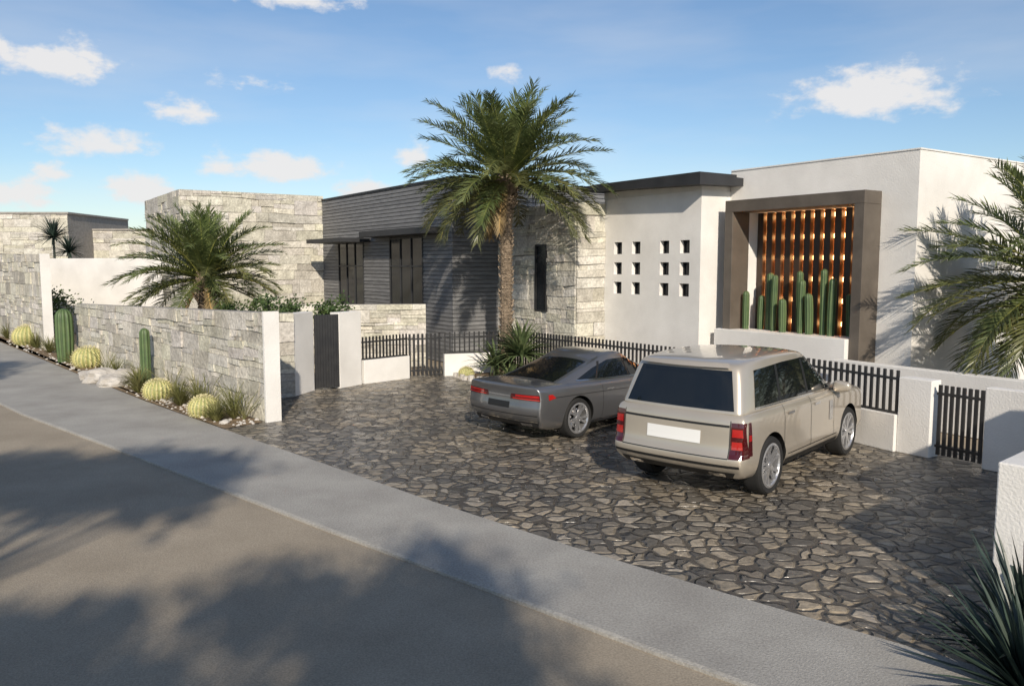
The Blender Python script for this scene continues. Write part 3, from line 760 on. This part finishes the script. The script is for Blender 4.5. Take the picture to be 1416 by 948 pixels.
def build_car(name,S):
    root=empty(name)
    X,HW,ZT,ZB,T,BW,RO,FO=S['X'],S['HW'],S['ZT'],S['ZB'],S['T'],S['BW'],S['RO'],S['FO']
    C=[-1,-.86,-.4,.4,.86,1]; nx=len(X)
    def fn(i,j,k):
        x=X[i];c=C[j]
        if i==0: x+=RO[k]+S['rc']*abs(c)**4
        elif i==1: x+=RO[k]*.6
        if i==nx-1: x-=FO[k]+S['fc']*abs(c)**2.5
        elif i==nx-2: x-=FO[k]*.6
        z=lerp(ZB[i],ZT[i],T[k])
        if k==len(T)-1: z+=.035*(1-c*c)
        return (x,c*HW[i]*BW[k],z)
    vs,fs=boxgrid(nx,len(C),len(T),fn)
    body=subd('body_lower',vs,fs,[S['paint'],M_trim])
    u=[0,.05,.25,.5,.75,.95,1]; G=S['G']; gt=[0,.12,.85,1]
    def fg(i,j,k):
        c=C[j];t=gt[k]
        xr=lerp(G['xr0'],G['xr1'],t); xf=lerp(G['xf0'],G['xf1'],t)
        x=lerp(xr,xf,u[i])
        if i<=1: x+=G['rc']*abs(c)**3
        if i>=len(u)-2: x-=G['fc']*abs(c)**3
        zb=interp(X,ZT,x)-.04; z=lerp(zb,G['zr'][i],t)
        if k==3: z+=.03*(1-c*c)
        hw=lerp(G['w0'],G['w1'],t if k<3 else .97)*G['wf'][i]
        if k==3: hw*=.95
        return (x,c*hw,z)
    vs,fs=boxgrid(len(u),len(C),len(gt),fg)
    gh=subd('greenhouse',vs,fs,[S['paint'],M_trim])
    bm=bmesh.new(); bm.from_mesh(body.data); bm.from_mesh(gh.data); bvh=BVHTree.FromBMesh(bm); bm.free()
    for xa in S['ax']:
        for sg in (-1,1):
            cb=bmesh.new(); bmesh.ops.create_cone(cb,cap_ends=True,segments=48,radius1=S['ra'],radius2=S['ra'],depth=.7,matrix=Matrix.Translation((xa,sg*(S['hw']-.36+.35),S['r']+.01))@Matrix.Rotation(math.pi/2,4,'X'))
            me=bpy.data.meshes.new('cut'); cb.to_mesh(me); cb.free(); me.materials.append(S['paint']); me.materials.append(M_trim)
            for p in me.polygons: p.material_index=1
            co=bpy.data.objects.new('cut',me); sc.collection.objects.link(co)
            md=body.modifiers.new('b','BOOLEAN'); md.object=co; md.operation='DIFFERENCE'; md.solver='EXACT'
            bpy.context.view_layer.update()
            dg=bpy.context.evaluated_depsgraph_get(); m2=bpy.data.meshes.new_from_object(body.evaluated_get(dg))
            body.modifiers.clear(); body.data=m2; bpy.data.objects.remove(co)
    for o in (body,gh):
        for p in o.data.polygons: p.use_smooth=True
        o.parent=root
    try: body.data.set_sharp_from_angle(angle=math.radians(40))
    except Exception as ex: print(ex)
    for xa in S['ax']:
        for sg in (-1,1): wheel(S['r'],.27,root,xa,sg*(S['hw']-.155),sg)
    PM=MB(); mats=[M_cglass,M_trim,M_red,M_chrome,M_plate,S['paint'],M_reddk]
    dirs={'L':(lambda a,b:((a,3,b),(0,-1,0))),'Rt':(lambda a,b:((a,-3,b),(0,1,0))),'rear':(lambda a,b:((-2,a,b),(1,0,0))),'front':(lambda a,b:((8,a,b),(-1,0,0))),'top':(lambda a,b:((a,b,4),(0,0,-1)))}
    def hit(kind,a,b,off):
        o,d=dirs[kind](a,b); l,n,_,_=bvh.ray_cast(Vector(o),Vector(d))
        if l is None: return None
        if n.dot(Vector(d))>0: n=-n
        return l+n*off
    def polyat(pl,t):
        f=t*(len(pl)-1); i=min(int(f),len(pl)-2); f-=i
        return (lerp(pl[i][0],pl[i+1][0],f),lerp(pl[i][1],pl[i+1][1],f))
    def patch(kind,bot,top,m,nu=16,nv=6,off=.004):
        g={}
        for i in range(nu+1):
            for j in range(nv+1):
                a=polyat(bot,i/nu);b=polyat(top,i/nu); q=(lerp(a[0],b[0],j/nv),lerp(a[1],b[1],j/nv)); g[i,j]=hit(kind,q[0],q[1],off)
        for i in range(nu):
            for j in range(nv):
                q=[g[i,j],g[i+1,j],g[i+1,j+1],g[i,j+1]]
                if all(v is not None for v in q): PM.face(q,m)
    def line(kind,pts,w,m,off=.0045,seg=10):
        for (a,b) in zip(pts,pts[1:]):
            d=V2(b[0]-a[0],b[1]-a[1]).normalized(); n=V2(-d.y,d.x)*w/2
            patch(kind,[(a[0]+n.x,a[1]+n.y),(b[0]+n.x,b[1]+n.y)],[(a[0]-n.x,a[1]-n.y),(b[0]-n.x,b[1]-n.y)],m,seg,1,off)
    S['detail'](root,patch,line,hit)
    PM.obj('trim_and_glass',mats,root,smooth=False)
    root.location=S['loc']; root.rotation_euler=(0,0,math.radians(90-S['head']))
    return root
def mirrors(root,x,y,z,m):
    for sg in(-1,1):
        vs,fs=boxgrid(3,3,3,lambda i,j,k:(x+(i-1)*.07*(1-.1*abs(k-1)),sg*(y+.02)+sg*(j-1)*.13+0,z+(k-1)*.085*(1-.2*(j-1))))
        o=subd('mirror',vs,fs,[m],2); o.parent=root
        for p in o.data.polygons: p.use_smooth=True
        mb=MB(); mb.box((x,sg*(y-.1),z-.05),(.05,.16,.04)); mb.obj('mirror_stalk',[M_trim],root)
def suv_detail(root,patch,line,hit):
    for s_ in('L','Rt'):
        patch(s_,[(.54,1.235),(1.6,1.225),(2.6,1.21),(3.52,1.195)],[(.70,1.70),(1.6,1.735),(2.45,1.735),(2.92,1.70)],0,24,8)
        for x0,x1 in ((1.32,1.36),(2.30,2.26)): line(s_,[(x0,1.235),(x1,1.72)],.07,1,.006)
        line(s_,[(.54,1.222),(3.6,1.182)],.022,3,.006,24)
        for x in (1.36,2.32,3.25): line(s_,[(x,.45),(x,1.18)],.009,1)
        line(s_,[(1.5,.47),(3.4,.47)],.012,1,.005,20)
        patch(s_,[(1.45,.33),(3.45,.33)],[(1.45,.41),(3.45,.41)],1,20,2,.006)
        for x in (1.45,2.42): patch(s_,[(x,1.035),(x+.2,1.035)],[(x,1.065),(x+.2,1.065)],3,6,2,.028)
        patch(s_,[(3.05,.72),(3.2,.72)],[(3.05,1.02),(3.2,1.02)],3,4,4,.006)
        patch(s_,[(.25,.64),(.36,.64)],[(.25,1.08),(.32,1.08)],6,4,8,.006)
        patch(s_,[(.25,.84),(.33,.84)],[(.25,.92),(.32,.92)],2,4,2,.009)
    patch('rear',[(-.80,1.215),(.80,1.215)],[(-.67,1.71),(.67,1.71)],0,20,8)
    patch('rear',[(-.66,1.725),(.66,1.725)],[(-.62,1.765),(.62,1.765)],5,20,2,.06)
    for sg in (-1,1):
        patch('rear',[(sg*.80,.62),(sg*.985,.62)],[(sg*.80,1.08),(sg*.965,1.08)],6,10,8,.006)
        for z in (.74,.90): patch('rear',[(sg*.82,z),(sg*.95,z)],[(sg*.82,z+.10),(sg*.94,z+.10)],2,6,3,.010)
        patch('rear',[(sg*.5,.36),(sg*.72,.36)],[(sg*.5,.41),(sg*.72,.41)],3,6,2,.01)
    patch('rear',[(-.40,.77),(.40,.77)],[(-.40,.94),(.40,.94)],4,10,3,.012)
    line('rear',[(-.78,1.03),(.78,1.03)],.028,1,.006,20); line('rear',[(-.79,.62),(.79,.62)],.012,1,.006,20)
    line('rear',[(-.79,.62),(-.79,1.1)],.01,1); line('rear',[(.79,.62),(.79,1.1)],.01,1)
    patch('rear',[(-.93,.50),(.93,.50)],[(-.93,.535),(.93,.535)],1,24,2,.006)
    patch('rear',[(-.8,.345),(.8,.345)],[(-.86,.43),(.86,.43)],1,24,3,.006)
    patch('top',[(3.0,-.66),(3.0,.66)],[(3.62,-.74),(3.62,.74)],0,16,10,.004)
    patch('front',[(-.5,.62),(.5,.62)],[(-.5,.86),(.5,.86)],1,12,4,.006)
    for sg in(-1,1): patch('front',[(sg*.55,.72),(sg*.84,.72)],[(sg*.55,.88),(sg*.84,.88)],3,6,4,.008)
    mirrors(root,3.28,1.08,1.22,M_suv)
    mb=MB(); mb.cyl((.30,.05,1.25),(.33,.45,1.29),.012,.008,6); mb.obj('rear_wiper',[M_trim],root)
    mb=MB(); mb.wall((1.0,0),(4.2,0),(0,1),-.75,.75,.25,.42); mb.obj('underbody',[M_trim],root)
def sed_detail(root,patch,line,hit):
    for s_ in('L','Rt'):
        patch(s_,[(1.22,1.03),(2.0,1.00),(3.0,.985),(3.78,.985)],[(1.72,1.20),(2.15,1.31),(2.80,1.325),(3.30,1.19)],0,28,8)
        for x0,x1 in ((1.70,1.92),(2.66,2.60)): line(s_,[(x0,1.0),(x1,1.31)],.04,1,.006)
        line(s_,[(1.18,1.015),(2.0,.985),(3.0,.968),(3.82,.968)],.016,3,.006,10)
        for x in (1.78,2.70,3.70): line(s_,[(x,.32),(x,.95)],.008,1)
        line(s_,[(.4,.80),(1.5,.785),(4.6,.73)],.010,1,.003,24)
        for x in (1.88,2.80): patch(s_,[(x,.80),(x+.2,.80)],[(x,.825),(x+.2,.825)],3,6,2,.024)
        line(s_,[(1.55,.27),(3.75,.27)],.02,3,.006,20)
        patch(s_,[(.34,.765),(.52,.79)],[(.34,.86),(.44,.86)],2,4,3,.006)
    for sg in(-1,1):
        patch('rear',[(sg*.28,.765),(sg*.90,.755)],[(sg*.30,.855),(sg*.885,.865)],6,14,4,.006)
        patch('rear',[(sg*.34,.775),(sg*.89,.77)],[(sg*.34,.795),(sg*.89,.79)],2,12,2,.010)
        patch('rear',[(sg*.40,.815),(sg*.885,.81)],[(sg*.40,.85),(sg*.88,.855)],2,12,2,.010)
        patch('rear',[(sg*.42,.30),(sg*.66,.30)],[(sg*.42,.345),(sg*.66,.345)],3,8,2,.012)
    patch('rear',[(-.28,.80),(.28,.80)],[(-.28,.822),(.28,.822)],3,12,1,.008)
    patch('rear',[(-.27,.60),(.27,.60)],[(-.27,.71),(.27,.71)],1,8,3,.005)
    line('rear',[(-.85,.50),(.85,.50)],.012,1,.004,20)
    patch('rear',[(-.78,.27),(.78,.27)],[(-.8,.36),(.8,.36)],1,24,3,.006)
    line('rear',[(-.8,.385),(.8,.385)],.018,3,.008,20)
    patch('top',[(.78,-.62),(.78,.62)],[(1.78,-.52),(1.78,.52)],0,14,10)
    patch('top',[(3.06,-.56),(3.06,.56)],[(3.88,-.66),(3.88,.66)],0,14,10)
    patch('front',[(-.42,.35),(.42,.35)],[(-.42,.62),(.42,.62)],1,10,4)
    mirrors(root,3.42,1.02,1.02,M_sed)
    mb=MB(); mb.wall((1.0,0),(4.4,0),(0,1),-.7,.7,.17,.3); mb.obj('underbody',[M_trim],root)
suv=dict(paint=M_suv,X=[0,.14,.55,1.5,2.6,3.7,4.4,4.86,5.03],HW=[.96,.995,1.0,1.01,1.01,1.01,.99,.95,.86],
 ZT=[1.17,1.18,1.19,1.18,1.16,1.15,1.10,1.04,.97],ZB=[.40,.32,.28,.28,.28,.28,.28,.30,.36],
 T=[0,.12,.30,.36,.82,.94,1],BW=[.9,.975,1,.985,.99,.97,.92],RO=[.10,.0,-.02,.05,.06,.08,.13],FO=[.12,.02,0,.01,.02,.06,.16],rc=.09,fc=.3,
 G=dict(xr0=.10,xr1=.34,xf0=3.78,xf1=2.80,rc=.08,fc=.22,w0=.95,w1=.80,zr=[1.77,1.80,1.84,1.85,1.84,1.80,1.77],wf=[.96,.99,1,1,1,.97,.9]),
 ax=(.98,3.98),ra=.45,r=.395,hw=1.01,detail=suv_detail,loc=(2.12,10.63,0.0),head=41)
sed=dict(paint=M_sed,X=[0,.12,.6,1.5,2.6,3.7,4.4,4.98,5.2],HW=[.88,.935,.955,.96,.955,.955,.94,.87,.70],
 ZT=[.98,1.0,1.0,.97,.95,.94,.88,.77,.65],ZB=[.34,.25,.2,.19,.19,.19,.19,.2,.28],
 T=[0,.15,.38,.55,.78,.93,1],BW=[.88,.96,.995,1,.985,.965,.9],RO=[.16,.05,0,.03,.05,.02,.0],FO=[.1,.02,0,.03,.06,.1,.2],rc=.13,fc=.38,
 G=dict(xr0=.50,xr1=1.88,xf0=4.08,xf1=2.92,rc=.12,fc=.25,w0=.87,w1=.66,zr=[1.34,1.375,1.43,1.445,1.43,1.375,1.34],wf=[.86,.93,1,1,1,.95,.88]),
 ax=(1.12,4.25),ra=.40,r=.36,hw=.96,detail=sed_detail,loc=(-.26,14.18,0),head=46)
build_car('parked_suv',suv); build_car('parked_sedan_car',sed)
# ------------------------------------------------------------ sun, world, camera
el=28; az=8
d=Vector((-math.sin(math.radians(az))*math.cos(math.radians(el)),math.cos(math.radians(az))*math.cos(math.radians(el)),-math.sin(math.radians(el))))
ld=bpy.data.lights.new('Sun','SUN'); ld.energy=4.8; ld.angle=math.radians(1.0); ld.color=(1,.895,.75)
lo=bpy.data.objects.new('Sun',ld); lo.rotation_euler=d.to_track_quat('-Z','Y').to_euler(); lo.location=(5,-10,20); sc.collection.objects.link(lo)
w=bpy.data.worlds.new('World'); sc.world=w; w.use_nodes=True; nt=w.node_tree; L=nt.links
for n in list(nt.nodes): nt.nodes.remove(n)
out=nt.nodes.new('ShaderNodeOutputWorld')
sky=nt.nodes.new('ShaderNodeTexSky'); sky.sky_type='NISHITA'; sky.sun_disc=False; sky.sun_elevation=math.radians(el); sky.sun_rotation=math.radians(180-az)
sky.air_density=1.0; sky.dust_density=.25; sky.ozone_density=3.5
bg=nt.nodes.new('ShaderNodeBackground'); bg.inputs[1].default_value=.115; L.new(sky.outputs[0],bg.inputs[0])
tc=nt.nodes.new('ShaderNodeTexCoord'); sp=nt.nodes.new('ShaderNodeSeparateXYZ'); L.new(tc.outputs['Generated'],sp.inputs[0])
def MT(op,a,b=None,c=None,clamp=False):
    n=nt.nodes.new('ShaderNodeMath'); n.operation=op; n.use_clamp=clamp
    for i,v in enumerate((a,b,c)):
        if v is None: continue
        if isinstance(v,(int,float)): n.inputs[i].default_value=v
        else: L.new(v,n.inputs[i])
    return n.outputs[0]
AZ=MT('MULTIPLY',MT('ARCTAN2',sp.outputs[0],sp.outputs[1]),57.2958); EL=MT('MULTIPLY',MT('ARCSINE',sp.outputs[2]),57.2958)
clouds=[(23.6,10.3,7.0,2.6,1.35),(-16.1,6.3,5.2,1.9,1.35),(-26.8,7.3,5.0,1.7,1.2),(-28.8,11.8,5.2,2.1,1.1),(-21.8,9.6,3.0,1.3,.95),(-24.1,4.4,3.0,2.2,1.1),(-31.3,4.0,3.2,1.5,1.1),(-29.1,5.3,2.0,1.0,.95),(-9.9,4.9,4.0,1.5,1.1),(-6.8,7.2,1.7,1.6,1.1),(-.5,12.5,1.4,1.4,.85),(-14.9,16.8,6.0,1.3,1.0),(-32.5,12.3,3.0,1.5,1.0),(-18,11.6,4.0,.9,.65)]
cv=nt.nodes.new('ShaderNodeCombineXYZ'); L.new(AZ,cv.inputs[0]); L.new(MT('MULTIPLY',EL,1.7),cv.inputs[1])
nz=nt.nodes.new('ShaderNodeTexNoise'); nz.inputs['Scale'].default_value=.42; nz.inputs['Detail'].default_value=7; nz.inputs['Roughness'].default_value=.6; L.new(cv.outputs[0],nz.inputs['Vector'])
m=None
for (a,e,ww,hh,k) in clouds:
    dx=MT('MULTIPLY',MT('SUBTRACT',AZ,a),1/ww); dy=MT('MULTIPLY',MT('SUBTRACT',EL,e),1/hh)
    dy=MT('MAXIMUM',dy,MT('MULTIPLY',dy,-1.7))
    r=MT('SQRT',MT('ADD',MT('MULTIPLY',dx,dx),MT('MULTIPLY',dy,dy)))
    q=MT('MULTIPLY',MT('SUBTRACT',1.0,r),k)
    m=q if m is None else MT('MAXIMUM',m,q)
f=MT('ADD',m,MT('MULTIPLY',MT('SUBTRACT',nz.outputs['Fac'],.54),2.7))
mr=nt.nodes.new('ShaderNodeMapRange'); mr.interpolation_type='SMOOTHSTEP'; mr.inputs['From Min'].default_value=.06; mr.inputs['From Max'].default_value=.85; L.new(f,mr.inputs['Value'])
gm=nt.nodes.new('ShaderNodeMapRange'); gm.inputs['From Min'].default_value=-.5; gm.inputs['From Max'].default_value=.1; L.new(m,gm.inputs['Value'])
gate=MT('MULTIPLY',mr.outputs[0],gm.outputs[0])
cv2=nt.nodes.new('ShaderNodeCombineXYZ'); L.new(MT('MULTIPLY',AZ,.35),cv2.inputs[0]); L.new(MT('MULTIPLY',EL,1.6),cv2.inputs[1])
n3=nt.nodes.new('ShaderNodeTexNoise'); n3.inputs['Scale'].default_value=.12; n3.inputs['Detail'].default_value=5; L.new(cv2.outputs[0],n3.inputs['Vector'])
mr3=nt.nodes.new('ShaderNodeMapRange'); mr3.inputs['From Min'].default_value=.42; mr3.inputs['From Max'].default_value=.85; mr3.inputs['To Max'].default_value=.38; L.new(n3.outputs['Fac'],mr3.inputs['Value'])
dens=MT('MINIMUM',MT('ADD',MT('MULTIPLY',gate,.9),mr3.outputs[0]),.93)
bc=nt.nodes.new('ShaderNodeBackground'); bc.inputs[0].default_value=(.95,.93,.92,1); bc.inputs[1].default_value=.9
mx=nt.nodes.new('ShaderNodeMixShader'); L.new(dens,mx.inputs[0]); L.new(bg.outputs[0],mx.inputs[1]); L.new(bc.outputs[0],mx.inputs[2]); L.new(mx.outputs[0],out.inputs[0])
cd=bpy.data.cameras.new('Camera'); cam=bpy.data.objects.new('Camera',cd); sc.collection.objects.link(cam)
cd.sensor_width=36; cd.lens=28.47; cd.clip_end=6000; cd.clip_start=.05
cam.location=(0,0,3.1); cam.rotation_euler=(math.radians(90-5.56),0,0)
sc.camera=cam
